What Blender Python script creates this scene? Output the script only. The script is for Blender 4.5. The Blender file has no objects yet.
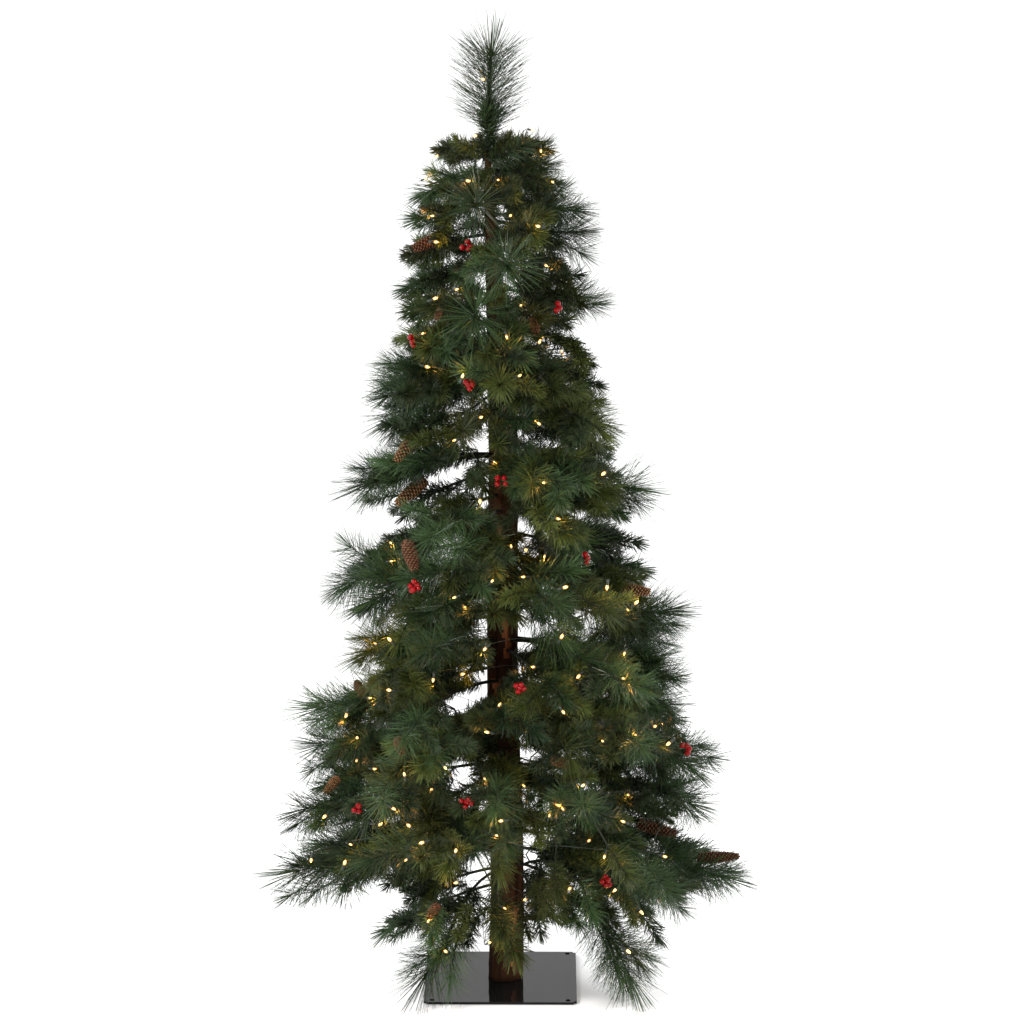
import bpy, math, random
from mathutils import Vector, Matrix, Quaternion

C = bpy.context.scene.collection
PI = math.pi
# ------------------------------------------------------------------ camera (real studio camera 7 m away, 2.4 m up)
D, H, CX = 7.0, 2.4, 0.0156
FPX, PITCH = 3696.0, math.radians(11.72)
CAM = Vector((CX, -D, H))
FWD = Vector((0, math.cos(PITCH), -math.sin(PITCH)))
UPV = Vector((0, math.sin(PITCH), math.cos(PITCH)))
RGT = Vector((1, 0, 0))
def ray(px, py):
    return (FWD*FPX + RGT*(px-512) - UPV*(py-512)).normalized()
def P(px, py, y=0.0):
    r = ray(px, py)
    return CAM + r*((y+D)/r.y)
def proj(v):
    d = v-CAM; w = d.dot(FWD)
    return 512+FPX*d.dot(RGT)/w, 512-FPX*d.dot(UPV)/w

# ------------------------------------------------------------------ materials
def node_mat(name):
    m = bpy.data.materials.new(name); m.use_nodes = True
    nt = m.node_tree; b = nt.nodes['Principled BSDF']
    return m, nt, b
def L(nt, a, b): nt.links.new(a, b)

def needle_mat(name, c_dark, c_light, rough=0.5, spec=0.4, tip=None):
    m, nt, b = node_mat(name)
    at = nt.nodes.new('ShaderNodeAttribute'); at.attribute_name = 'shade'
    oi = nt.nodes.new('ShaderNodeObjectInfo')
    mx = nt.nodes.new('ShaderNodeMix'); mx.data_type = 'RGBA'
    mx.inputs['A'].default_value = (*c_dark, 1); mx.inputs['B'].default_value = (*c_light, 1)
    mul = nt.nodes.new('ShaderNodeMath'); mul.operation = 'MULTIPLY_ADD'
    mul.inputs[1].default_value = 0.6; L(nt, at.outputs['Fac'], mul.inputs[0])
    m2 = nt.nodes.new('ShaderNodeMath'); m2.operation = 'MULTIPLY'; m2.inputs[1].default_value = 0.4
    L(nt, oi.outputs['Random'], m2.inputs[0]); L(nt, m2.outputs[0], mul.inputs[2])
    L(nt, mul.outputs[0], mx.inputs['Factor'])
    hs = nt.nodes.new('ShaderNodeHueSaturation')
    mr = nt.nodes.new('ShaderNodeMapRange'); mr.inputs['To Min'].default_value = 0.7; mr.inputs['To Max'].default_value = 1.25
    L(nt, oi.outputs['Random'], mr.inputs['Value']); L(nt, mr.outputs[0], hs.inputs['Value'])
    L(nt, mx.outputs['Result'], hs.inputs['Color']); L(nt, hs.outputs[0], b.inputs['Base Color'])
    b.inputs['Roughness'].default_value = rough
    b.inputs['Specular IOR Level'].default_value = spec
    return m
M_LONG = needle_mat('long_needles', (0.003, 0.010, 0.004), (0.044, 0.082, 0.027), 0.4, 0.22)
M_DARK = needle_mat('short_needles', (0.005, 0.011, 0.004), (0.026, 0.040, 0.015), 0.5, 0.16)
M_OLIVE = needle_mat('olive_needles', (0.010, 0.016, 0.003), (0.066, 0.084, 0.017), 0.5, 0.16)

def simple_mat(name, col, rough=0.6, spec=0.4, noise=None, bump=0.0, scale=40, stretch=(1,1,1)):
    m, nt, b = node_mat(name)
    b.inputs['Base Color'].default_value = (*col, 1)
    b.inputs['Roughness'].default_value = rough; b.inputs['Specular IOR Level'].default_value = spec
    if noise:
        tc = nt.nodes.new('ShaderNodeTexCoord'); mp = nt.nodes.new('ShaderNodeMapping')
        mp.inputs['Scale'].default_value = stretch
        n = nt.nodes.new('ShaderNodeTexNoise'); n.inputs['Scale'].default_value = scale
        n.inputs['Detail'].default_value = 6; n.inputs['Roughness'].default_value = 0.65
        r = nt.nodes.new('ShaderNodeValToRGB')
        r.color_ramp.elements[0].position = 0.32; r.color_ramp.elements[0].color = (*noise, 1)
        r.color_ramp.elements[1].position = 0.68; r.color_ramp.elements[1].color = (*col, 1)
        L(nt, tc.outputs['Object'], mp.inputs['Vector']); L(nt, mp.outputs[0], n.inputs['Vector'])
        L(nt, n.outputs['Fac'], r.inputs['Fac']); L(nt, r.outputs[0], b.inputs['Base Color'])
        if bump:
            bm_ = nt.nodes.new('ShaderNodeBump'); bm_.inputs['Strength'].default_value = bump
            bm_.inputs['Distance'].default_value = 0.003
            L(nt, n.outputs['Fac'], bm_.inputs['Height']); L(nt, bm_.outputs[0], b.inputs['Normal'])
    return m
M_BARK = simple_mat('brown_bark', (0.056, 0.023, 0.010), 0.85, 0.06, (0.010, 0.005, 0.003), 1.0, 30, (1.6, 1.6, 0.22))
M_WOOD = simple_mat('peeled_wood', (0.34, 0.12, 0.045), 0.7, 0.1, (0.12, 0.040, 0.016), 0.5, 40, (2, 2, 0.12))
M_TWIG = simple_mat('wrapped_wire', (0.014, 0.022, 0.011), 0.7, 0.2, (0.008, 0.010, 0.006), 0.3, 300)
M_CONE = simple_mat('cone_scales', (0.085, 0.034, 0.016), 0.65, 0.12, (0.022, 0.008, 0.004), 0.3, 55)
M_CONE_TAN = simple_mat('tan_cone_scales', (0.15, 0.075, 0.030), 0.65, 0.12, (0.05, 0.02, 0.009), 0.3, 55)
M_LIP = simple_mat('scale_lips', (0.14, 0.07, 0.037), 0.7, 0.1, (0.06, 0.025, 0.013), 0, 90)
M_LIP_TAN = simple_mat('tan_scale_lips', (0.26, 0.15, 0.07), 0.7, 0.1, (0.13, 0.06, 0.025), 0, 90)
M_CORE = simple_mat('cone_core', (0.02, 0.008, 0.005), 0.9, 0.1)
M_BERRY = simple_mat('red_berries', (0.19, 0.001, 0.002), 0.12, 0.16, (0.13, 0.002, 0.003), 0, 60)
M_WIRE = simple_mat('green_wire', (0.006, 0.012, 0.007), 0.5, 0.4)
M_HOLE = simple_mat('dark_hole', (0.003, 0.003, 0.003), 0.9, 0.0)

def plate_mat():
    m, nt, b = node_mat('black_gloss_metal')
    b.inputs['Base Color'].default_value = (0.006, 0.006, 0.006, 1)
    b.inputs['Roughness'].default_value = 0.13
    b.inputs['Specular IOR Level'].default_value = 0.085
    tc = nt.nodes.new('ShaderNodeTexCoord')
    n = nt.nodes.new('ShaderNodeTexNoise'); n.inputs['Scale'].default_value = 16; n.inputs['Detail'].default_value = 5
    mr = nt.nodes.new('ShaderNodeMapRange'); mr.inputs['From Min'].default_value = .3; mr.inputs['From Max'].default_value = .7
    mr.inputs['To Min'].default_value = 0.05; mr.inputs['To Max'].default_value = 0.085
    L(nt, tc.outputs['Object'], n.inputs['Vector']); L(nt, n.outputs['Fac'], mr.inputs['Value']); L(nt, mr.outputs[0], b.inputs['Roughness'])
    return m
M_PLATE = plate_mat()

def bulb_mat():
    # lit clear-amber miniature lamp: hot in the middle where the filament sits, amber at both ends of the glass
    m, nt, b = node_mat('lit_bulb')
    tc = nt.nodes.new('ShaderNodeTexCoord'); sp = nt.nodes.new('ShaderNodeSeparateXYZ')
    L(nt, tc.outputs['Generated'], sp.inputs[0])
    r = nt.nodes.new('ShaderNodeValToRGB'); e = r.color_ramp.elements
    e[0].position = 0.0; e[0].color = (0.30, 0.07, 0.01, 1)
    e[1].position = 1.0; e[1].color = (0.75, 0.26, 0.05, 1)
    a = r.color_ramp.elements.new(0.35); a.color = (0.95, 0.50, 0.14, 1)
    c = r.color_ramp.elements.new(0.60); c.color = (1.0, 0.86, 0.50, 1)
    L(nt, sp.outputs['Z'], r.inputs['Fac'])
    st = nt.nodes.new('ShaderNodeValToRGB'); s = st.color_ramp.elements
    s[0].position = 0.0; s[0].color = (.1, .1, .1, 1); s[1].position = 1.0; s[1].color = (.35, .35, .35, 1)
    q = st.color_ramp.elements.new(0.6); q.color = (1, 1, 1, 1)
    L(nt, sp.outputs['Z'], st.inputs['Fac'])
    mu = nt.nodes.new('ShaderNodeMath'); mu.operation = 'MULTIPLY'; mu.inputs[1].default_value = 1.75
    L(nt, st.outputs[0], mu.inputs[0])
    L(nt, r.outputs[0], b.inputs['Emission Color']); L(nt, mu.outputs[0], b.inputs['Emission Strength'])
    b.inputs['Base Color'].default_value = (0.6, 0.35, 0.12, 1); b.inputs['Roughness'].default_value = 0.1
    return m
M_BULB = bulb_mat()

# ------------------------------------------------------------------ helpers
class MB:
    def __init__(s): s.v = []; s.f = []; s.mi = []; s.sh = []
    def add(s, vs, fs, mi=0, shade=0.5):
        o = len(s.v); s.v += [tuple(x) for x in vs]
        for f in fs:
            s.f.append([o+i for i in f]); s.mi.append(mi); s.sh.append(shade)
    def tube(s, pts, rads, n=6, mi=0, shade=0.5, caps=True):
        vs = []; N = len(pts)
        u = None
        for i, p in enumerate(pts):
            t = (pts[min(i+1, N-1)]-pts[max(i-1, 0)]).normalized()
            if u is None:
                u = t.orthogonal().normalized()
            u = (u - t*u.dot(t)).normalized(); w = t.cross(u)
            for k in range(n):
                a = 2*PI*k/n
                vs.append(p+(u*math.cos(a)+w*math.sin(a))*rads[i])
        fs = []
        for i in range(N-1):
            for k in range(n):
                k2 = (k+1) % n
                fs.append([i*n+k, i*n+k2, (i+1)*n+k2, (i+1)*n+k])
        if caps:
            fs.append(list(range(n))[::-1]); fs.append([(N-1)*n+k for k in range(n)])
        s.add(vs, fs, mi, shade)
    def lathe(s, prof, n=12, mi=0, M=Matrix.Identity(4)):
        vs = []
        for r, z in prof:
            for k in range(n):
                a = 2*PI*k/n; vs.append(M @ Vector((r*math.cos(a), r*math.sin(a), z)))
        fs = []
        for i in range(len(prof)-1):
            for k in range(n):
                k2 = (k+1) % n; fs.append([i*n+k, i*n+k2, (i+1)*n+k2, (i+1)*n+k])
        fs.append(list(range(n))[::-1]); fs.append([(len(prof)-1)*n+k for k in range(n)])
        s.add(vs, fs, mi)
    def mesh(s, name, mats, smooth=False, off=None):
        me = bpy.data.meshes.new(name)
        v = s.v if off is None else [(a-off[0], b-off[1], c-off[2]) for a, b, c in s.v]
        me.from_pydata(v, [], s.f)
        for m in mats: me.materials.append(m)
        me.polygons.foreach_set('material_index', s.mi)
        at = me.attributes.new('shade', 'FLOAT', 'FACE'); at.data.foreach_set('value', s.sh)
        if smooth: me.polygons.foreach_set('use_smooth', [True]*len(s.f))
        me.update(); return me

def link(name, data, parent=None, loc=(0, 0, 0), mat=None):
    o = bpy.data.objects.new(name, data); C.objects.link(o)
    if parent: o.parent = parent
    if mat is not None: o.matrix_local = mat
    else: o.location = loc
    return o
def tag(o, label, cat, group=None, kind=None):
    if label: o['label'] = label
    if cat: o['category'] = cat
    if group: o['group'] = group
    if kind: o['kind'] = kind
    return o

def frame(pos, d, roll=0.0, sc=(1, 1, 1)):
    q = d.normalized().to_track_quat('Z', 'Y')
    return Matrix.Translation(pos) @ q.to_matrix().to_4x4() @ Matrix.Rotation(roll, 4, 'Z') @ Matrix.Diagonal((*sc, 1))

# ------------------------------------------------------------------ sprays (twig tips set with needles)
def gen_spray(seed, length, nlen, count, width, ang0, ang1, mat, jitter=0.2, bend=0.12, tipcount=14, start=0.0, stemr=0.0016):
    R = random.Random(seed); b = MB()
    bx, by = R.uniform(-bend, bend)*length, R.uniform(-bend, bend)*length
    def S(t): return Vector((bx*t*t, by*t*t, length*t))
    def T(t): return (S(min(t+.02, 1.02))-S(t-.02)).normalized()
    b.tube([S(i/5) for i in range(6)], [stemr*(1.25-.6*i/5) for i in range(6)], 5, 1)
    tot = count+tipcount
    for i in range(tot):
        if i < count:
            t = start+(1-start)*((i+R.random())/count); tip = 0
        else:
            t = 0.985; tip = 1
        t0 = T(t); a = R.random()*2*PI
        o = t0.orthogonal().normalized(); o = Quaternion(t0, a) @ o
        ang = (ang0+(ang1-ang0)*t) + R.gauss(0, jitter)
        if tip: ang = abs(R.gauss(0, 0.45))
        l = nlen*R.uniform(.72, 1.1)*(0.72+.28*min(1, t*3+.2))
        d = t0*math.cos(ang)+o*math.sin(ang)
        cv = (t0*R.uniform(.0, .30) + Vector((R.gauss(0, .07), R.gauss(0, .07), R.gauss(0, .07))))
        p0 = S(t)+o*stemr*.6; w = width*R.uniform(.75, 1.2)
        pts = [p0, p0+d*l*.5+cv*l*.10, p0+d*l+cv*l*.38]
        b.tube(pts, [w*.45, w*.55, w*.30], 3, 0, R.random()**1.7, caps=True)
    return b.mesh('spray', [mat, M_TWIG])

LONG = [gen_spray(100+i, 0.115, 0.066, 205, 0.00086, 1.22, 0.85, M_LONG, .22, tipcount=34, bend=.2) for i in range(8)]
LONG_OL = [gen_spray(130+i, 0.105, 0.058, 205, 0.00086, 1.22, 0.85, M_OLIVE, .22, tipcount=34, bend=.2) for i in range(4)]
MED = [gen_spray(200+i, 0.075, 0.036, 170, 0.0012, 1.15, 0.75, M_OLIVE, .24, tipcount=34) for i in range(5)]
MEDD = [gen_spray(230+i, 0.080, 0.036, 160, 0.0012, 1.15, 0.75, M_LONG, .24, tipcount=30) for i in range(4)]
SHORT = [gen_spray(300+i, 0.085, 0.022, 200, 0.0013, 1.2, 0.9, M_DARK, .28, tipcount=26, bend=.2) for i in range(6)]
SHORT_OL = [gen_spray(330+i, 0.080, 0.023, 200, 0.0013, 1.2, 0.85, M_OLIVE, .28, tipcount=26, bend=.2) for i in range(4)]
BURST = [gen_spray(400+i, 0.040, 0.074, 120, 0.00125, 1.5, 0.9, M_LONG, .25, tipcount=40) for i in range(4)]
TUFT = [gen_spray(430+i, 0.040, 0.035, 150, 0.0012, 1.45, 0.85, M_OLIVE, .25, tipcount=46) for i in range(4)]
TOP = gen_spray(999, 0.165, 0.092, 680, 0.00088, 1.12, 0.92, M_LONG, .15, bend=.04, tipcount=40, start=.06, stemr=.003)
KIND = {'B': (BURST, .040, 'needle_burst'), 'T': (TUFT, .040, 'needle_tuft'), 'L': (LONG, .115, 'long_needle_spray'), 'O': (LONG_OL, .105, 'long_needle_spray'), 'M': (MED, .075, 'needle_tuft'),
        'G': (MEDD, .080, 'needle_tuft'), 'S': (SHORT, .085, 'short_needle_spray'), 'Y': (SHORT_OL, .080, 'short_needle_spray')}
REACH = {'B': 34, 'T': 15, 'L': 30, 'O': 28, 'M': 15, 'G': 15, 'S': 9, 'Y': 9}

# ------------------------------------------------------------------ the tree's shape
def lerp_tab(tab, y):
    if y <= tab[0][0]: return tab[0][1]
    for (a, u), (b, v) in zip(tab, tab[1:]):
        if y <= b: return u+(v-u)*(y-a)/(b-a)
    return tab[-1][1]
OUT_L = [(120, 470), (140, 438), (180, 425), (215, 418), (250, 412), (275, 408), (335, 405), (370, 395), (405, 388), (435, 392), (455, 392), (475, 365), (500, 385),
         (525, 405), (545, 375), (570, 352), (600, 358), (625, 372), (645, 362), (665, 385), (690, 355), (715, 325), (740, 322), (765, 325), (790, 325), (815, 305), (840, 315),
         (870, 300), (890, 345), (905, 392), (925, 395), (950, 430), (985, 432)]
OUT_R = [(120, 505), (140, 545), (168, 552), (205, 565), (235, 570), (280, 570), (305, 580), (345, 588), (385, 595), (418, 600), (445, 600), (470, 610), (495, 622),
         (520, 622), (545, 632), (570, 638), (590, 645), (620, 655), (650, 655), (680, 665), (700, 668), (745, 690), (775, 688), (798, 690), (820, 680), (850, 690), (872, 715), (890, 690),
         (905, 662), (925, 660), (945, 620), (985, 640)]
GAPS = [(480, 440, 10), (480, 455, 9), (519, 438, 6), (518, 450, 6), (444, 479, 11), (432, 482, 8), (458, 480, 8), (526, 534, 9), (388, 592, 11), (425, 578, 7), (486, 605, 9), (487, 617, 7),
        (528, 622, 9), (528, 640, 11), (462, 702, 13), (478, 698, 10), (450, 706, 10), (465, 768, 13), (466, 782, 9), (530, 757, 9), (398, 818, 8),
        (487, 875, 10), (488, 888, 7), (385, 868, 8), (590, 612, 9), (601, 622, 9), (415, 735, 6), (420, 500, 6), (640, 770, 8), (520, 845, 6), (568, 817, 6), (470, 880, 6), (445, 930, 12),
        (465, 945, 14), (532, 945, 20), (560, 940, 16), (575, 925, 6), (620, 800, 5), (526, 860, 6), (400, 905, 10), (370, 900, 25), (575, 870, 5), (475, 258, 3),
        (423, 166, 7), (418, 200, 6), (412, 232, 5), (398, 262, 8), (398, 293, 6), (398, 320, 6), (384, 350, 6), (372, 445, 9), (388, 517, 11), (350, 525, 15), (342, 622, 8), (338, 675, 12), (296, 750, 8), (298, 787, 6), (288, 846, 5),
        (578, 186, 6), (592, 262, 8), (594, 326, 7), (606, 362, 6), (640, 458, 10), (652, 530, 12), (668, 590, 9), (694, 652, 14), (692, 714, 9), (716, 780, 6), (470, 158, 5), (455, 170, 4), (440, 200, 4), (536, 200, 4), (548, 228, 5), (440, 268, 4), (430, 325, 4), (556, 330, 4)]
def ok_px(v, reach, gap=1.0, outl=True):
    x, y = proj(v); outm = 3 if y < 240 else 8
    if outl:
        if x-reach < lerp_tab(OUT_L, y)-outm or x+reach > lerp_tab(OUT_R, y)+outm: return False
        if y+reach*.7 > 945 or y-reach*.8 < 131: return False
    for gx, gy, gr in GAPS:
        if (x-gx)**2+(y-gy)**2 < (gr+gap*reach*.30)**2: return False
    if v.y < 0:                    # keep the bare stretches of the trunk clear in front
        for gx, gy, gr in BARE:
            if (x-gx)**2+(y-gy)**2 < (gr+reach*.35)**2: return False
        for gx, gy, gr in BURSTS:
            if (x-gx)**2+(y-gy)**2 < gr**2: return False
    return True
BARE = [(505, 432, 7), (498, 505, 11), (505, 530, 8), (506, 560, 6), (508, 625, 9), (500, 645, 11), (497, 665, 10), (512, 655, 9), (498, 685, 8), (512, 672, 8), (510, 760, 6), (517, 915, 8), (517, 960, 10), (495, 962, 10)]
BURSTS = [(478, 212, 20), (508, 270, 22), (476, 318, 20), (490, 345, 10), (502, 378, 12), (545, 590, 14), (455, 545, 14)]
TR = [(1000, 505), (620, 504), (430, 501), (280, 495), (130, 489)]
def axis(py):
    # point on the trunk's axis seen at height py
    return P(lerp_tab(sorted(TR), py), py, 0.0)
def z_py(z): return proj(Vector((0, 0, z)))[1]

RND = random.Random(7)
root = link('christmas_tree', None)
tag(root, 'slim artificial pine tree with mixed dark green and olive needles on a bare brown trunk', 'christmas tree')

SPRAYS = []
def add_spray(branch, org, kind, pos, d, ln=None, roll=None, R=RND, fat=1.0):
    vs, base, nm = KIND[kind]
    s = (ln/base) if ln else R.uniform(.85, 1.15)
    k = max(.82, min(1.18, s))*fat
    M = Matrix.Translation(-org) @ frame(pos, d, R.random()*2*PI if roll is None else roll, (k, k, s))
    o = link(nm, R.choice(vs), branch, mat=M); SPRAYS.append(o); return o

def bez(p0, p1, p2, t): return p0*(1-t)**2 + p1*2*t*(1-t) + p2*t*t
NB = 0
def branch(py0, tip, kind='L', sides='SSMGLY', nside=None, side_len=1.0, arch=0.035, tlen=None, gapk=1.0, outl=True, start=None, R=RND):
    """a wire branch from the trunk at height py0 to the 3-D point tip, with its terminal and side sprays"""
    global NB; NB += 1
    p0 = start if start else axis(py0)
    h = Vector((tip.x-p0.x, tip.y-p0.y, 0)); Ln = (tip-p0).length
    rr = trunk_r(p0.z)
    if h.length > .01 and not start: p0 = p0 + h.normalized()*rr*.7
    mid = (p0+tip)/2 + Vector((0, 0, arch*Ln*2)) + Vector((R.gauss(0, .04), R.gauss(0, .04), 0))*Ln
    b = MB(); n = 9
    pts = [bez(p0, mid, tip, i/n) for i in range(n+1)]
    b.tube(pts, [.0036-.0020*i/n for i in range(n+1)], 6)
    o = link('branch', b.mesh('branch', [M_TWIG], True, p0), root, loc=p0)
    td = (pts[-1]-pts[-2]).normalized()
    vs, base, nm = KIND[kind]
    tl = tlen or min(base*1.25, Ln*.8)
    t_at = max(.1, 1-tl/Ln); pa = bez(p0, mid, tip, t_at)
    add_spray(o, p0, kind, pa, tip-pa, (tip-pa).length, R=R)
    if nside is None: nside = max(2, int(Ln/.032))
    for i in range(nside):
        for tr in range(7):
            t = .16+.74*(i+R.random())/nside
            pb = bez(p0, mid, tip, t); dd = (bez(p0, mid, tip, min(1, t+.05))-pb).normalized()
            sd = dd.cross(Vector((0, 0, 1))).normalized()*(1 if (i+tr) % 2 else -1)
            a = R.uniform(.55, 1.1)
            d = dd*math.cos(a)+sd*math.sin(a)+Vector((0, 0, R.uniform(-.45, .25)))
            k = R.choice(sides); l = KIND[k][1]*R.uniform(.75, 1.15)*side_len
            d.normalize(); e = pb+d*l
            if ok_px(e, REACH[k], gapk, outl) and ok_px(pb+d*l*.5, REACH[k], gapk, outl):
                add_spray(o, p0, k, pb, d, l, R=R); break
    return o

def trunk_r(z):
    return .033-.006*max(0, (z-.1))/1.0 if z < 1.1 else max(.006, .027-.024*(z-1.1)/.6)

# ---- trunk
def make_trunk():
    R = random.Random(3); b = MB(); n = 56; vs = []
    ztop = axis(150).z; N = 160
    ph = [R.random()*6 for _ in range(8)]
    for i in range(N+1):
        z = .006 + (ztop-.006)*i/N
        ax = axis(z_py(z)); r = trunk_r(z)
        for k in range(n):
            a = 2*PI*k/n
            w = 1+.055*math.sin(3*a+ph[0]+z*2)+.04*math.sin(7*a+ph[1]+z*5)+.03*math.sin(11*a+ph[2]-z*9)+R.gauss(0, .012)
            vs.append((ax.x+r*w*math.cos(a)+.004*math.sin(z*7), r*w*math.sin(a), z))
    fs = []
    for i in range(N):
        for k in range(n):
            k2 = (k+1) % n; fs.append([i*n+k, i*n+k2, (i+1)*n+k2, (i+1)*n+k])
    fs.append(list(range(n))[::-1]); fs.append([N*n+k for k in range(n)])
    b.add(vs, fs)
    # the peeled patches: faces of the bark laid bare
    for j in range(len(b.f)-2):
        i, k = divmod(j, n); z = .006+(ztop-.006)*i/N; a = 2*PI*(k+.5)/n - PI*1.5
        a = (a+PI) % (2*PI)-PI; a += .10*math.sin(z*70+1)+.06*math.sin(z*190)
        if .0 < z < .155 and .38 < a < .75 and z > .02: b.mi[j] = 1
        if .50 < z < .62 and -.75 < a < -.15: b.mi[j] = 1
        if .66 < z < .74 and .1 < a < .5: b.mi[j] = 1
        if .84 < z < .93 and -.4 < a < .0: b.mi[j] = 1
    t = link('trunk', b.mesh('trunk', [M_BARK, M_WOOD], True), root)
    # sawn branch stubs on the trunk
    for z, a in ((.30, -.4), (.47, .5), (.62, -2.4), (.78, .2), (.93, -.5)):
        ax = axis(z_py(z)); d = Vector((math.sin(a), -math.cos(a), .25)).normalized()
        m = MB(); p = Vector((ax.x, 0, z))+d*.024; m.tube([p, p+d*.018], [.008, .006], 10)
        link('branch_stub', m.mesh('branch_stub', [M_BARK], True, p), t, loc=p)
make_trunk()

# ---- base plate with thin black discs painted as the dark of its four corner holes
def make_base():
    import bmesh
    cx = P(501, 980, 0).x; w, dp, th = .1495, .154, .0045
    bm = bmesh.new(); bmesh.ops.create_cube(bm, size=1)
    for v in bm.verts:
        v.co.x *= 2*w; v.co.y *= 2*dp; v.co.z *= th
    ve = [e for e in bm.edges if abs(e.verts[0].co.z-e.verts[1].co.z) > th*.5]
    bmesh.ops.bevel(bm, geom=ve, offset=.006, segments=5, affect='EDGES')
    me = bpy.data.meshes.new('base_plate'); bm.to_mesh(me); bm.free(); me.materials.append(M_PLATE)
    o = link('base_plate', me, root, loc=(cx, 0, .0015+th/2)); o.rotation_euler.z = math.radians(-.5)
    for sx in (-1, 1):
        for sy in (-1, 1):
            m = MB(); m.lathe([(.0046, th/2-.0005), (.0046, th/2+.0006), (.0036, th/2+.0009), (.0002, th/2+.0010)], 16)
            link('hole_disc', m.mesh('hole_disc', [M_HOLE], True), o, loc=(sx*(w-.017), sy*(dp-.012), 0))
make_base()

# ---- the topper
t0 = axis(133)
lead = MB(); lead.tube([t0-Vector((0, 0, .05)), P(488, 72, -.01)], [.0036, .0015], 8)
bo = link('leader', lead.mesh('leader', [M_TWIG], True, t0), root, loc=t0)
link('long_needle_spray', TOP, bo, mat=frame(P(490, 136, 0)-t0, P(488, 66, -.01)-P(490, 136, 0), 1.0, (1, 1, .93)))

for k, qa, qb, ya, yb in (('Y', (484, 154), (458, 146), -.03, -.05), ('Y', (496, 152), (524, 143), -.02, -.04), ('S', (489, 158), (486, 138), -.015, -.04),
                          ('S', (490, 156), (500, 136), .01, .03), ('S', (488, 150), (474, 140), .02, .05), ('Y', (492, 160), (508, 146), -.03, -.08), ('Y', (490, 168), (482, 186), -.02, -.07), ('S', (490, 152), (488, 118), -.004, -.006), ('S', (491, 146), (490, 110), .004, .003), ('G', (490, 146), (484, 118), .0, -.02), ('G', (490, 146), (495, 118), .0, .02), ('S', (490, 185), (502, 204), -.02, -.07)):
    pa, pb = P(*qa, ya), P(*qb, yb); add_spray(bo, t0, k, pa, pb-pa, (pb-pa).length*1.1)
# ---- branches that make the outline: (py on trunk, tip px, tip py, depth at tip, terminal kind, side kinds, extra)
OUTLINE = [
 (146, 440, 149, .00, 'Y', 'Y', {'nside': 1}), (146, 546, 142, -.01, 'Y', 'Y', {'nside': 2}), (158, 448, 158, .05, 'S', 'S', {}),
 (168, 425, 186, .00, 'G', 'SG', {}), (196, 421, 219, -.02, 'G', 'SG', {}), (226, 418, 250, .01, 'Y', 'YG', {}),
 (162, 545, 172, .02, 'L', 'SG', {}), (178, 552, 190, -.03, 'S', 'SG', {}), (190, 566, 212, .02, 'L', 'SG', {}),
 (212, 570, 240, -.01, 'L', 'SSG', {}), (165, 520, 178, .05, 'L', 'SG', {}), (235, 562, 268, .05, 'S', 'S', {}),
 (262, 411, 284, .00, 'G', 'GS', {}), (285, 414, 308, -.03, 'M', 'MG', {}), (312, 410, 338, .03, 'M', 'MY', {}),
 (262, 572, 285, -.02, 'S', 'SY', {}), (280, 578, 306, .01, 'L', 'SGS', {}), (320, 586, 344, -.03, 'S', 'SYG', {}),
 (340, 398, 372, -.02, 'L', 'LGS', {}), (372, 392, 408, .03, 'L', 'LGS', {}), (400, 394, 432, -.05, 'S', 'SSG', {}),
 (352, 594, 386, .02, 'S', 'YSM', {}), (385, 597, 416, -.05, 'O', 'YOMS', {}), (415, 606, 452, .06, 'S', 'S', {}),
 (445, 368, 477, -.02, 'L', 'SG', {}), (448, 420, 462, -.08, 'G', 'SG', {}), (452, 402, 510, .05, 'S', 'S', {}),
 (452, 626, 493, -.02, 'L', 'SYO', {}), (455, 598, 492, -.10, 'O', 'YS', {}), (492, 632, 548, .03, 'S', 'SYS', {}), (512, 634, 572, .06, 'G', 'S', {}),
 (525, 347, 572, -.04, 'L', 'LG', {}), (520, 385, 542, .04, 'S', 'S', {}), (545, 375, 588, -.12, 'L', 'GL', {}), (560, 360, 607, .02, 'S', 'SSG', {}),
 (600, 368, 646, -.03, 'O', 'OYS', {}), (540, 628, 588, -.05, 'S', 'YSS', {}), (568, 657, 622, -.02, 'L', 'OGS', {}), (575, 640, 632, .08, 'L', 'S', {}),
 (630, 388, 690, .02, 'S', 'GS', {}), (640, 325, 716, -.02, 'L', 'LOG', {}), (630, 352, 700, .08, 'G', 'SG', {}), (690, 322, 752, .06, 'L', 'GS', {}),
 (620, 655, 668, -.04, 'L', 'LGS', {}), (640, 664, 694, -.02, 'L', 'LGS', {}), (660, 668, 722, .04, 'G', 'GS', {}), (690, 692, 754, -.02, 'L', 'GS', {}), (700, 668, 770, .07, 'L', 'SG', {}),
 (735, 306, 812, -.03, 'L', 'LG', {}), (712, 330, 782, .03, 'G', 'SG', {}), (745, 692, 798, .0, 'L', 'SS', {}), (770, 668, 812, -.08, 'S', 'S', {}),
 (790, 302, 878, -.03, 'L', 'LGS', {'tlen': .17}), (770, 330, 850, .05, 'L', 'LS', {}), (800, 347, 884, -.06, 'Y', 'S', {}), (830, 386, 880, .02, 'S', 'SS', {}),
 (805, 718, 877, -.02, 'L', 'GLO', {'tlen': .15}), (790, 700, 852, .06, 'G', 'GS', {}), (820, 672, 892, -.08, 'L', 'LSY', {}), (835, 662, 928, .00, 'S', 'SS', {'arch': .2}),
 (862, 390, 927, .04, 'G', 'S', {'tlen': .13, 'nside': 2}), (850, 412, 898, -.03, 'S', 'S', {}),
]
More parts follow.
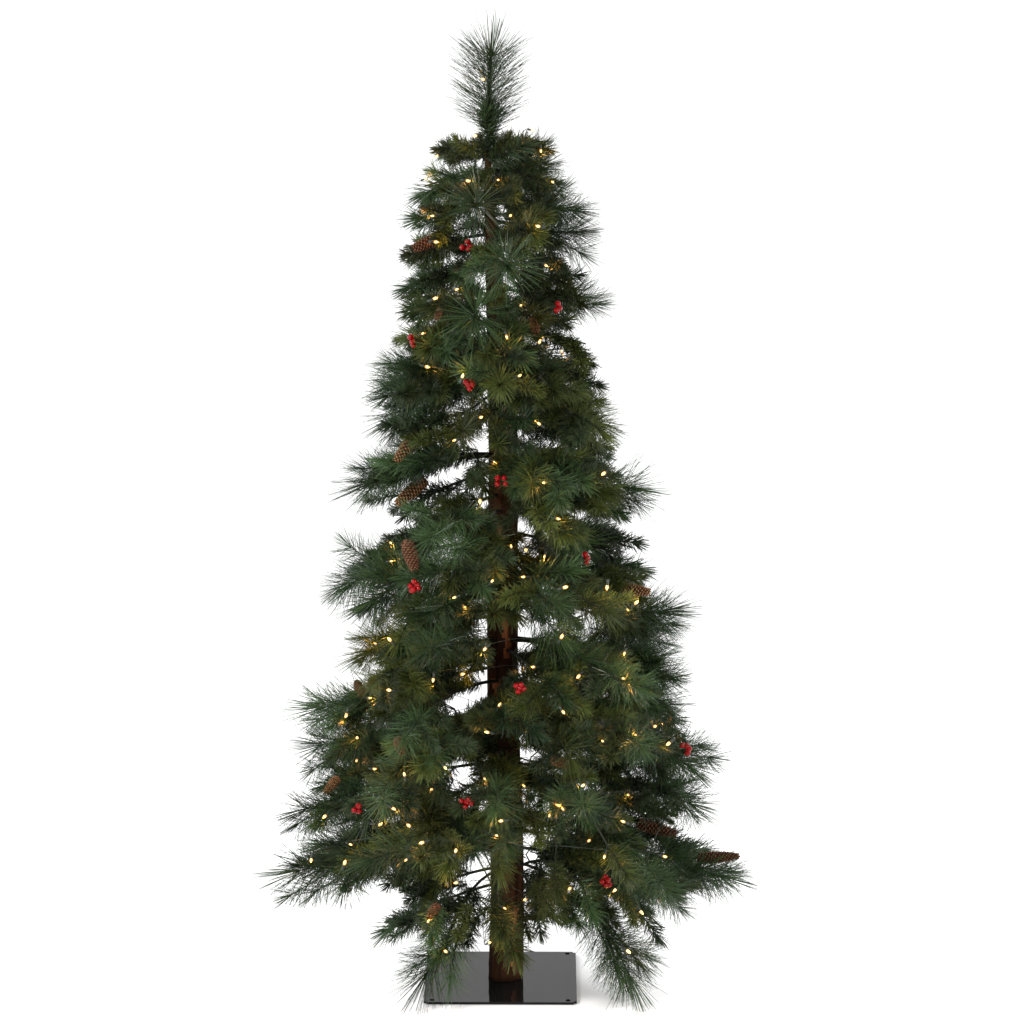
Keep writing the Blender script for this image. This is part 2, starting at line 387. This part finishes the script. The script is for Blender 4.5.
for py0, tx, ty, dy, k, sides, ex in OUTLINE:
    R = random.Random(int(tx*7+ty*13))
    depth = dy if ty < 300 else dy*1.6
    o = branch(py0+.35*(ty-py0), P(tx, ty, depth), k, sides, R=R, **ex)
    if k in 'LOG':      # a fuller end: further shoots beside the terminal one
        tip = P(tx, ty, depth); sx = 1 if tx > 500 else -1
        for j, (back, dz) in enumerate(((.055, -.5), (.075, .20), (.10, -.25))):
            if j == 2 and k != 'L': break
            d = Vector((sx, R.uniform(-.45, .45), dz+R.uniform(-.15, .15))).normalized()
            pb = tip + Vector((-sx*back, -depth*.1, .012))
            l = KIND[k][1]*R.uniform(.62, .8)
            if ok_px(pb+d*l, REACH[k]*.4, .6, False): add_spray(o, o.location, k, pb, d, l, R=R)
# low drooping sprays either side of the foot
b1 = branch(868, P(434, 978, -.16), 'L', 'S', nside=0, tlen=.135, arch=.16, R=random.Random(5))
add_spray(b1, b1.location, 'L', P(462, 925, -.13), P(446, 972, -.16)-P(462, 925, -.13), .10)
b2 = branch(860, P(640, 966, -.14), 'L', 'S', nside=0, tlen=.16, arch=.12, R=random.Random(6))
add_spray(b2, b2.location, 'L', P(590, 915, -.11), P(618, 962, -.14)-P(590, 915, -.11), .11)
add_spray(b2, b2.location, 'S', P(570, 895, -.10), P(610, 905, -.14)-P(570, 895, -.10), .09)
add_spray(b2, b2.location, 'L', P(602, 928, -.12), P(645, 952, -.17)-P(602, 928, -.12), .10)
add_spray(b2, b2.location, 'L', P(606, 935, -.13), P(622, 985, -.14)-P(606, 935, -.13), .10)
add_spray(b2, b2.location, 'L', P(612, 935, -.10), P(655, 968, -.06)-P(612, 935, -.10), .10)
add_spray(b1, b1.location, 'L', P(452, 938, -.14), P(420, 970, -.12)-P(452, 938, -.14), .09)
b3 = branch(862, P(546, 930, -.05), 'S', 'S', nside=1, tlen=.085, arch=.1, R=random.Random(8))

# ---- sprays that point at the viewer: (px, py of the centre, kind, direction x, direction z, depth)
FRONT = [
 (478, 212, 'B', -.05, .25, -.19), (508, 270, 'B', 0, .2, -.23), (476, 318, 'B', -.1, .15, -.23), (527, 236, 'T', .2, .1, -.17),
 (490, 345, 'T', -.1, -.3, -.25), (502, 378, 'T', 0, -.3, -.27), (440, 345, 'T', -.4, -.1, -.17), (420, 385, 'L', -.7, -.3, -.12),
 (487, 408, 'Y', .1, -1.1, -.21), (545, 385, 'T', .5, -.2, -.20), (575, 415, 'O', .7, -.3, -.16), (525, 465, 'O', .3, -.3, -.22),
 (525, 500, 'Y', .5, -.6, -.23), (455, 530, 'L', .1, -.6, -.26), (440, 515, 'L', -.2, -.6, -.24), (545, 575, 'L', .0, -.7, -.28), (560, 470, 'G', .5, -.2, -.20),
 (492, 600, 'T', .0, -.5, -.27), (460, 560, 'M', -.2, -.3, -.26), (435, 625, 'L', .0, -.7, -.30), (395, 660, 'O', -.5, -.4, -.24),
 (590, 590, 'O', .4, -.4, -.26), (610, 660, 'L', .4, -.6, -.28), (560, 670, 'G', .1, -.5, -.28), (405, 700, 'L', .1, -.7, -.33), (440, 720, 'L', -.1, -.6, -.33),
 (498, 720, 'G', .1, .1, -.30), (425, 755, 'T', 0, -.2, -.36), (495, 770, 'L', .1, -.6, -.33), (550, 735, 'O', .5, -.3, -.30), (640, 715, 'L', .1, -.7, -.26),
 (590, 785, 'L', -.1, -.6, -.34), (390, 770, 'L', -.3, -.5, -.30), (410, 835, 'Y', .2, -.4, -.36), (360, 800, 'G', -.4, -.3, -.27),
 (445, 870, 'L', .2, -.7, -.30), (430, 885, 'L', -.2, -.8, -.28), (508, 850, 'M', 0, -.7, -.30), (500, 900, 'M', .1, -.7, -.26), (610, 850, 'M', .3, -.4, -.35),
 (555, 860, 'Y', .0, -.6, -.30), (497, 880, 'M', -.2, -.9, -.24), (500, 908, 'M', -.1, -.45, -.16), (508, 930, 'T', .1, -.3, -.10), (472, 888, 'S', -.5, -.5, -.10), (452, 905, 'G', -.5, -.6, -.06), (545, 880, 'S', .6, -.5, -.08), (562, 895, 'G', .5, -.6, -.08), (535, 862, 'S', .4, -.5, -.12), (478, 918, 'S', -.4, -.7, -.08), (440, 880, 'S', -.6, -.4, -.05), (590, 900, 'S', .6, -.4, -.08), (460, 930, 'G', -.6, -.5, -.10), (500, 835, 'O', -.1, -.8, -.27), (520, 900, 'Y', .3, -.9, -.18), (470, 905, 'Y', -.5, -.9, -.20), (440, 905, 'G', -.3, -.8, -.20), (580, 880, 'G', .4, -.8, -.20), (620, 890, 'Y', .5, -.7, -.18), (500, 815, 'L', .1, -.7, -.30), (530, 810, 'Y', .2, -.7, -.3), (645, 865, 'L', .5, -.4, -.26), (560, 820, 'S', .2, -.3, -.34), (535, 880, 'O', .4, -.8, -.22),
]
for px, py, k, dx, dz, dep in FRONT[:38-0]:
    R = random.Random(int(px*11+py*3))
    base = P(px, py, dep)
    d = Vector((dx, -1, dz+.1)).normalized()
    if NB >= 99: break
    o = branch(py-22, base+d*(.045 if k in 'BT' else .085), k, 'SYGMS', tlen=.045 if k in 'BT' else .088, arch=.05, R=R)
for px, py, k, dx, dz, dep in FRONT[38:]:
    base = P(px, py, dep); d = Vector((dx, -1, dz+.1)).normalized()
    # side shoots carried by the nearest existing branch
    bs = [o for o in root.children if o.name.startswith('branch')]
    bb = min(bs, key=lambda o: min((o.matrix_basis @ v.co-base).length for v in o.data.vertices))
    vv = min((bb.matrix_basis @ v.co for v in bb.data.vertices), key=lambda c: (c-base).length)
    add_spray(bb, bb.location, k, base, d, .08)
    m = MB(); m.tube([vv, (vv+base)/2+Vector((0, 0, .01)), base], [.0018, .0016, .0014], 5)
    link('twig', m.mesh('twig', [M_TWIG], True, bb.location), bb)

# ---- inner twigs that fill the crown, carried by the branches already there
FILL = random.Random(21)
brs = [o for o in root.children if o.name.startswith('branch')]
npts = [(o, [o.matrix_basis @ o.data.vertices[i*6].co for i in range(1, 8)]) for o in brs]
tries = made = 0
NFILL = 480
while made < NFILL and tries < 9000:
    tries += 1
    z = .20 + 1.50*(FILL.random()**1.25)
    if made > 365: z = .15+.36*FILL.random()
    py = z_py(z); xl, xr = lerp_tab(OUT_L, py), lerp_tab(OUT_R, py)
    if py < 340 and FILL.random() < .4: continue
    c = axis(py); Rr = (xr-xl)/2*.00192
    a = FILL.random()*2*PI; rr = Rr*math.sqrt(FILL.random())*(.86 if made <= 365 else .6)
    pos = Vector((c.x+rr*math.cos(a), rr*math.sin(a)*.9, z))
    rad = Vector((math.cos(a), math.sin(a), 0))
    d = (rad + Vector((FILL.gauss(0, .5), FILL.gauss(0, .5), FILL.uniform(-.7, .2)))).normalized()
    k = FILL.choice('SSSYYMMGGLLO' if pos.y < 0 else 'SSSSYGG')
    l = KIND[k][1]*FILL.uniform(.8, 1.15)
    if not (ok_px(pos+d*l, REACH[k]) and ok_px(pos+d*l*.4, REACH[k]*.8)): continue
    o, pl = min(npts, key=lambda q: min((p-pos).length for p in q[1]))
    vv = min(pl, key=lambda p: (p-pos).length)
    if (vv-pos).length > .10: continue
    add_spray(o, o.location, k, pos, d, l, R=FILL)
    m = MB(); m.tube([vv, (vv+pos)/2-d*.01, pos+d*.004], [.0017, .0015, .0014], 5)
    link('twig', m.mesh('twig', [M_TWIG], True, o.location), o)
    made += 1
# close the chance holes the photo does not have, with dark twigs deep in the crown
bpy.context.view_layer.update(); DG = bpy.context.evaluated_depsgraph_get()
for rnd in range(2):
    holes = []
    for py in range(150, 915, 9):
        xl, xr = lerp_tab(OUT_L, py)+16, lerp_tab(OUT_R, py)-16
        if py > 860: xl, xr = max(xl, 410), min(xr, 640)
        x = xl
        while x < xr:
            qx, qy = x+FILL.uniform(-4, 4), py+FILL.uniform(-4, 4); x += 9
            if any((qx-gx)**2+(qy-gy)**2 < (gr+7)**2 for gx, gy, gr in GAPS): continue
            hits = 0
            for _ in range(7):
                h, lc, *_r = bpy.context.scene.ray_cast(DG, CAM, ray(qx+FILL.uniform(-4, 4), qy+FILL.uniform(-4, 4)))
                hits += 1 if h else 0
            if hits <= 2: holes.append((qx, qy))
    last = []
    for qx, qy in holes:
        if any((qx-a)**2+(qy-b_)**2 < 14**2 for a, b_ in last): continue
        last.append((qx, qy))
        hw = (lerp_tab(OUT_R, qy)-lerp_tab(OUT_L, qy))/2*.00192
        c = P(qx, qy, FILL.uniform(-.7, .5)*hw)
        k = FILL.choice('SSSYGM')
        d = Vector((c.x*2.5+FILL.gauss(0, .12), FILL.uniform(-.35, .15), FILL.uniform(-.35, .08))).normalized()
        l = KIND[k][1]*.95; pos = c-d*l*.5
        o, pl = min(npts, key=lambda q: min((p-pos).length for p in q[1]))
        vv = min(pl, key=lambda p: (p-pos).length)
        add_spray(o, o.location, k, pos, d, l, R=FILL)
        m = MB(); m.tube([vv, (vv+pos)/2-d*.01, pos+d*.004], [.0017, .0015, .0014], 5)
        link('twig', m.mesh('twig', [M_TWIG], True, o.location), o)
    print('patched', len(last)); bpy.context.view_layer.update()
print('branches', NB, 'fill', made, tries, 'sprays', len(SPRAYS))

# ------------------------------------------------------------------ find where the foliage's outer surface is
bpy.context.view_layer.update()
dg = bpy.context.evaluated_depsgraph_get()
def surface(px, py, spread=5, q=.3, R=random.Random(4), fallback=None):
    ds = []
    for i in range(16):
        d = ray(px+R.uniform(-spread, spread), py+R.uniform(-spread, spread))
        hit, loc, *_ = bpy.context.scene.ray_cast(dg, CAM, d)
        if hit and loc.y < .3: ds.append(loc.y)
    if len(ds) < 2: return fallback if fallback is not None else 0.0
    ds.sort(); return ds[int(q*(len(ds)-1))]

# ------------------------------------------------------------------ pine cones
def cone_mesh(seed, length, width, mat, flare=.5):
    R = random.Random(seed); b = MB()
    prof = []
    def rad(t): return width*.5*(math.sin(PI*min(1, (t*.79+.15)))**.50)*(1 if t < .5 else (1-.22*(t-.5)))
    for i in range(13):
        t = i/12; prof.append((max(.0004, rad(t)*.62), length*t))
    b.lathe(prof, 14, 1)
    N = 130; ga = PI*(3-math.sqrt(5))
    for i in range(N):
        t = (i+.5)/N; a = i*ga + R.gauss(0, .05); r = rad(t)
        out = Vector((math.cos(a), math.sin(a), 0)); up = Vector((0, 0, 1)); sd = up.cross(out)
        op = flare*(1-.55*t)
        d = (out*(.35+op)+up*(.8)).normalized(); nrm = sd.cross(d)*-1
        l = width*.26*R.uniform(.9, 1.1)*(1-.35*t); w = width*.13*(1.15-.6*t); th = width*.028
        p = out*r*.52+up*(length*t-l*.35)
        tip = p+d*l
        vs = []
        for q, ww, tt in ((p, w*.45, th), (p+d*l*.62, w, th*1.6), (tip, w*.72, th*2.0), (tip+d*l*.10+nrm*th*.6, w*.12, th*.6)):
            vs += [q-sd*ww-nrm*tt*.5, q+sd*ww-nrm*tt*.5, q+sd*ww*.9+nrm*tt*.7, q-sd*ww*.9+nrm*tt*.7]
        fs = []
        for s in range(3):
            for k in range(4):
                k2 = (k+1) % 4; fs.append([s*4+k, s*4+k2, (s+1)*4+k2, (s+1)*4+k])
        fs += [[3, 2, 1, 0], [12, 13, 14, 15]]
        b.add(vs, fs, 0, R.random())
        for q in (2, 3): # the swollen pale lip of the scale
            for j in range(4): b.mi[len(b.mi)-14+8+j] = 2
        b.mi[-1] = 2
    return b.mesh('pine_cone', [mat, M_CORE, M_LIP_TAN if mat is M_CONE_TAN else M_LIP])
CONES = [  # stem-end px, tip px, width px, material, sink, label
 ((446, 236), (412, 249), 18, M_CONE, .0, 'brown pine cone lit by a bulb at its side, highest cone on the left edge'),
 ((419, 434), (395, 462), 17, M_CONE_TAN, .0, 'pale tan pine cone half behind needles, upper of the close pair on the left edge'),
 ((425, 479), (396, 505), 18, M_CONE_TAN, .0, 'tan pine cone lying diagonally in clear view, lower of the close left pair'),
 ((407, 541), (415, 571), 19, M_CONE, .0, 'dark upright hanging pine cone right above a bright red berry cluster'),
 ((533, 318), (536, 334), 14, M_CONE, .0, 'small dark pine cone end in the upper right part, beside the lowest big needle burst'),
 ((441, 308), (436, 320), 9, M_CONE, .0, 'tiny brown pine cone tip poking out left of the lowest big needle burst'),
 ((618, 588), (651, 592), 15, M_CONE_TAN, .0, 'olive brown pine cone at mid height on the right edge under a dark twig'),
 ((638, 824), (677, 834), 17, M_CONE, .0, 'long red brown pine cone pointing right, inner one of the low right pair'),
 ((698, 858), (740, 856), 16, M_CONE, .0, 'red brown pine cone pointing right on the outermost low right branch end'),
 ((362, 694), (356, 681), 12, M_CONE, .0, 'small round pine cone end standing up on the left edge above two bulbs'),
 ((338, 778), (325, 793), 13, M_CONE_TAN, .0, 'small tan pine cone pointing down left, lowest cone on the left edge'),
 ((398, 738), (402, 754), 13, M_CONE, .0, 'very dark pine cone deep in the needles left of the trunk, lower half'),
 ((552, 757), (568, 766), 14, M_CONE, .0, 'dark reddish pine cone deep in needles right of the trunk, lower half'),
 ((438, 905), (428, 918), 14, M_CONE, .0, 'dark red brown pine cone above the drooping spray left of the foot'),
]
for i, (a, b_, w, mt, sink, lab) in enumerate(CONES):
    ys = surface((a[0]+b_[0])/2, (a[1]+b_[1])/2, 7, .35, fallback=-.03)+(.0, .016, -.004, -.004, .010, .006, .002, .0, -.004, .006, .004, .014, .014, .002)[i]
    ty = ys-.012 if i not in (5, 9) else ys
    pa, pb = P(*a, ys+.012), P(*b_, ty)
    me = cone_mesh(50+i, (pb-pa).length*.96, w*.00182, mt, (.45, .8, .6, .35, .7)[i % 5])
    m = MB(); d = (pb-pa).normalized(); m.tube([Vector((0, 0, -.012)), Vector((0, 0, .004))], [.0012, .0016], 6)
    o = link('pine_cone', me, None, mat=frame(pa, d, i*1.3))
    tag(o, lab, 'pine cone', 'pine cones on the tree')
    link('stalk', m.mesh('stalk', [M_TWIG], True), o)

# ------------------------------------------------------------------ berry clusters
BER = [ # px, py, berry offsets in px, label
 (467, 246, [(-6, 2), (1, -6), (2, 4), (5, 0)], 'bright red berry cluster below the topmost needle burst, highest of all berries'),
 (469, 384, [(-4, -3), (3, -4), (5, 0), (1, 6), (-1, 1)], 'bright red berry cluster in the upper third, left of an olive tuft, bulb above'),
 (558, 308, [(0, -6), (-2, 3), (2, 0)], 'dull red berry cluster half hidden at the upper right edge beside a long needle fan'),
 (502, 481, [(-6, -4), (3, -4), (-6, 4), (5, 4)], 'four shiny dark red berries in a square in front of the trunk at mid height'),
 (414, 586, [(-5, 0), (4, -2), (6, 3), (-1, 5), (0, -6), (-3, 6)], 'bright red berry cluster left of the trunk, right under a hanging pine cone'),
 (586, 558, [(-1, -5), (2, 0), (1, 6)], 'narrow upright red berry cluster right of the trunk at mid height'),
 (519, 688, [(-4, -3), (3, -4), (6, 1), (-1, 5), (1, 0)], 'deep red berry cluster touching the right side of the bare trunk'),
 (466, 803, [(-6, -3), (1, -2), (7, 0), (-1, 5), (4, -5)], 'dark red berry cluster left of the trunk near the lit bulbs in the lower third'),
 (606, 881, [(-1, -6), (-5, 1), (3, -1), (0, 6), (5, 5)], 'bright red berry cluster low on the right, lowest of all berries'),
 (686, 748, [(-5, -4), (1, -3), (4, 1), (2, 7)], 'dull red berry cluster at the end of a branch on the lower right edge'),
 (357, 808, [(-4, 3), (2, -3), (2, 4)], 'small dark red berry cluster half hidden on the lower left side'),
 (412, 341, [(-2, -5), (1, 2), (2, 6)], 'small brownish red berry cluster at the upper left edge beside an olive tuft'),
]
BM_ = MB(); BM_.lathe([(.0003, -.0062), (.0026, -.0057), (.0046, -.0042), (.0059, -.0019), (.0062, .0006), (.0055, .0031), (.0038, .0051), (.0016, .0061), (.0010, .0064), (.0003, .0058)], 18)
berry_me = BM_.mesh('berry', [M_BERRY], True)
for i, (px, py, offs, lab) in enumerate(BER):
    R = random.Random(70+i)
    ys = surface(px, py, 6, .15, fallback=-.05)-(.012 if i not in (2, 7, 10, 11) else .003)
    org = P(px, py, ys+.02)
    e = link('berry_cluster', None, None, loc=org)
    tag(e, lab, 'berries', 'red berry clusters on the tree')
    st = MB()
    for ox, oy in offs:
        p = P(px+ox*.72, py+oy*.72, ys+R.uniform(-.004, .004))-org
        bo_ = link('berry', berry_me, e, mat=frame(p, Vector((ox*.06+R.gauss(0, .2), -1, -oy*.06+R.gauss(0, .2))), R.random()*6, (R.uniform(.82, .98),)*3))
        st.tube([Vector((0, .006, 0)), p*.6+Vector((0, .004, 0)), p], [.0007]*3, 5)
    link('stalk', st.mesh('stalk', [M_TWIG], True), e)

# ------------------------------------------------------------------ the string of lights
LIGHTS = [(482, 79), (474, 136), (436, 157), (427, 178), (469, 181), (499, 180), (511, 215), (537, 226), (431, 216), (437, 242), (552, 181), (541, 152), (534, 131),
 (547, 266), (458, 289), (436, 298), (522, 305), (507, 338), (540, 341), (424, 333), (428, 367), (463, 375), (521, 375), (562, 353), (482, 417), (538, 423), (453, 441),
 (496, 463), (480, 502), (392, 544), (393, 561), (511, 545), (493, 580), (453, 598), (466, 608), (543, 483), (603, 474), (559, 519), (526, 550), (544, 558), (522, 577), (566, 587), (607, 588),
 (389, 639), (374, 643), (484, 650), (463, 674), (433, 681), (388, 690), (371, 698), (346, 716), (357, 738), (500, 704), (486, 732), (562, 636), (629, 611), (637, 602), (624, 655),
 (532, 667), (578, 677), (625, 679), (564, 713), (602, 740), (634, 735), (656, 726), (668, 744), (356, 762), (376, 769), (404, 773), (324, 817), (394, 809), (381, 824), (408, 825),
 (352, 845), (311, 861), (345, 862), (421, 843), (446, 769), (430, 790), (485, 780), (523, 785), (500, 821), (498, 836), (456, 850), (405, 861), (562, 808), (550, 814), (582, 786),
 (628, 795), (622, 821), (604, 858), (666, 857), (590, 840), (455, 883), (506, 909), (429, 920), (445, 951), (491, 942), (524, 900), (569, 889), (614, 891), (642, 913), (629, 952)]
DIM = {(437, 298), (562, 353), (496, 463), (466, 608), (629, 611), (522, 577), (544, 558), (634, 735), (550, 814), (590, 840), (562, 808), (405, 861), (494, 947), (393, 561), (374, 643)}
pr = [(.0009, 0), (.0021, .0010), (.0025, .0035), (.0027, .0065), (.0024, .0095), (.0016, .0118), (.0008, .0132), (.0003, .0142)]
pr = [(r*1.08, z*.78) for r, z in pr]
m = MB(); m.lathe(pr, 12, 0); bulb_me = m.mesh('bulb', [M_BULB], True)
m = MB(); m.lathe([(.0016, -.0100), (.0026, -.0092), (.0028, -.0010), (.0024, .0012), (.0012, .0014)], 10); sock_me = m.mesh('socket', [M_WIRE], True)
lt = bpy.data.lights.new('bulb_glow', 'POINT'); lt.energy = .052; lt.color = (1.0, .42, .09); lt.shadow_soft_size = .0025
lroot = link('string_lights', None)
tag(lroot, 'long string of small glowing warm white bulbs on thin green wire wound through the tree', 'string lights')
LR = random.Random(11); pts3 = []
for i, (px, py) in enumerate(LIGHTS):
    ys = surface(px, py, 3.5, .12, fallback=-.04)-.007
    if (px, py) in DIM: ys += .010
    p = P(px, py, ys)
    d = Vector((LR.gauss(0, 1), LR.uniform(-.7, .25), LR.gauss(-.1, .8))).normalized()
    s = LR.uniform(.60, 1.05)*(.75 if (px, py) in DIM else 1)
    if i < 100:
        bo_ = link('bulb', bulb_me, lroot, mat=frame(p-d*.007, d, 0, (s, s, s)))
        link('socket', sock_me, bo_)
        lo = link('bulb_glow', lt, bo_, loc=(0, 0, .0175))
    else:
        if i == 100: rest = []
        rest.append((p-d*.007, d, s))
    pts3.append((p-d*.016, py))
mb = MB()
for p, d, s in rest:
    M = frame(p, d, 0, (s, s, s)); mb.lathe(pr, 12, 0, M); mb.lathe([(.0016, -.0100), (.0026, -.0092), (.0028, -.0010), (.0024, .0012), (.0012, .0014)], 10, 1, M)
# those few share one object; their glow sits by each of them
M_BULB2 = M_BULB.copy(); M_BULB2.name = 'lit_bulb_plain'
nt = M_BULB2.node_tree
bb = nt.nodes['Principled BSDF']
for s_ in ('Emission Color', 'Emission Strength'):
    for l in list(bb.inputs[s_].links): nt.links.remove(l)
bb.inputs['Emission Color'].default_value = (1, .72, .32, 1); bb.inputs['Emission Strength'].default_value = 1.8
ro = link('remaining_bulbs', mb.mesh('remaining_bulbs', [M_BULB2, M_WIRE], True), lroot); ro['kind'] = 'stuff'
for p, d, s in rest:
    lo = link('bulb_glow', lt, ro, loc=p+d*.0175)
# wire: wound round the tree band by band, dipping behind the trunk between bands
pts3.sort(key=lambda q: q[1])
seq = [pts3[0][0], axis(108)+Vector((0, -.006, 0)), axis(140)+Vector((0, -.012, 0))]; band = []; side = 1
for p, py in pts3[1:]:
    band.append(p)
    if len(band) == 6:
        band.sort(key=lambda q: q.x*side); seq += band
        e = band[-1]; seq.append(Vector((e.x*.7, .05, e.z-.01))); seq.append(Vector((0, .09, e.z-.02)))
        band = []
seq += sorted(band, key=lambda q: q.x)
wp = []
for a, b_ in zip(seq, seq[1:]):
    n = 10
    for k in range(n):
        t = k/n; q = a.lerp(b_, t); sn = math.sin(PI*t); q.y += .075*sn; q.x *= 1-.15*sn; q.z += (-.008 if a.z > .27 else min(.12, .30-a.z)*1.0)*sn; wp.append(q)
wp.append(seq[-1])
m = MB(); m.tube(wp, [.0006]*len(wp), 5)
link('wire', m.mesh('wire', [M_WIRE], True), lroot)

# ------------------------------------------------------------------ the white studio sweep
def sweep():
    m, nt, b = node_mat('white_paper'); b.inputs['Base Color'].default_value = (.86, .86, .86, 1); b.inputs['Roughness'].default_value = .9
    b.inputs['Specular IOR Level'].default_value = 0.1
    W = 14; prof = [(-14, 0), (3.0, 0)]
    for i in range(1, 13):
        a = PI/2*i/12; prof.append((3.0+1.6*math.sin(a), 1.6-1.6*math.cos(a)))
    prof.append((4.6, 6.5))
    vs = []; fs = []
    for y, z in prof: vs += [(-W, y, z), (W, y, z)]
    for i in range(len(prof)-1): fs.append([2*i, 2*i+1, 2*i+3, 2*i+2])
    mb = MB(); mb.add(vs, fs); o = link('studio_backdrop', mb.mesh('studio_backdrop', [m], True))
    tag(o, 'seamless white paper backdrop and floor', 'backdrop', kind='structure')
sweep()

# ------------------------------------------------------------------ light
w = bpy.data.worlds.new('World'); bpy.context.scene.world = w; w.use_nodes = True
w.node_tree.nodes['Background'].inputs['Color'].default_value = (1, 1, 1, 1)
w.node_tree.nodes['Background'].inputs['Strength'].default_value = 1.06
def area(name, loc, tgt, size, energy):
    l = bpy.data.lights.new(name, 'AREA'); l.size = size; l.energy = energy; l.shape = 'DISK'
    o = link(name, l, None, loc=loc); o.rotation_euler = (Vector(tgt)-Vector(loc)).to_track_quat('-Z', 'Y').to_euler(); return o
area('key_softbox', (-3.4, -3.4, 3.4), (0, 0, 1.0), .8, 210)
area('backdrop_light', (0, 1.2, 5.2), (0, 4.2, .6), 2.0, 8)
for sx in (-1, 1):  # added fill lamps, only there to lift the tree's shade off the floor
    area('added_floor_fill', (sx*1.5, -2.0, 1.25), (0, 0, 0), .8, 33)
    area('added_floor_fill', (sx*1.9, 1.0, 1.2), (.15, .05, 0), .8, 30)

# ------------------------------------------------------------------ camera
cd = bpy.data.cameras.new('Camera'); cam = link('Camera', cd)
cd.sensor_width = 36; cd.lens = FPX*36/1024; cd.clip_end = 100
cam.matrix_world = Matrix.Translation(CAM) @ Matrix((RGT, UPV, -FWD)).transposed().to_4x4()
sc = bpy.context.scene; sc.camera = cam
sc.view_settings.view_transform = 'Standard'; sc.view_settings.look = 'None'
sc.view_settings.exposure = 0; sc.view_settings.gamma = 1
sc.render.resolution_x = sc.render.resolution_y = 1024
sc.cycles.max_bounces = 6
sc.cycles.use_denoising = True
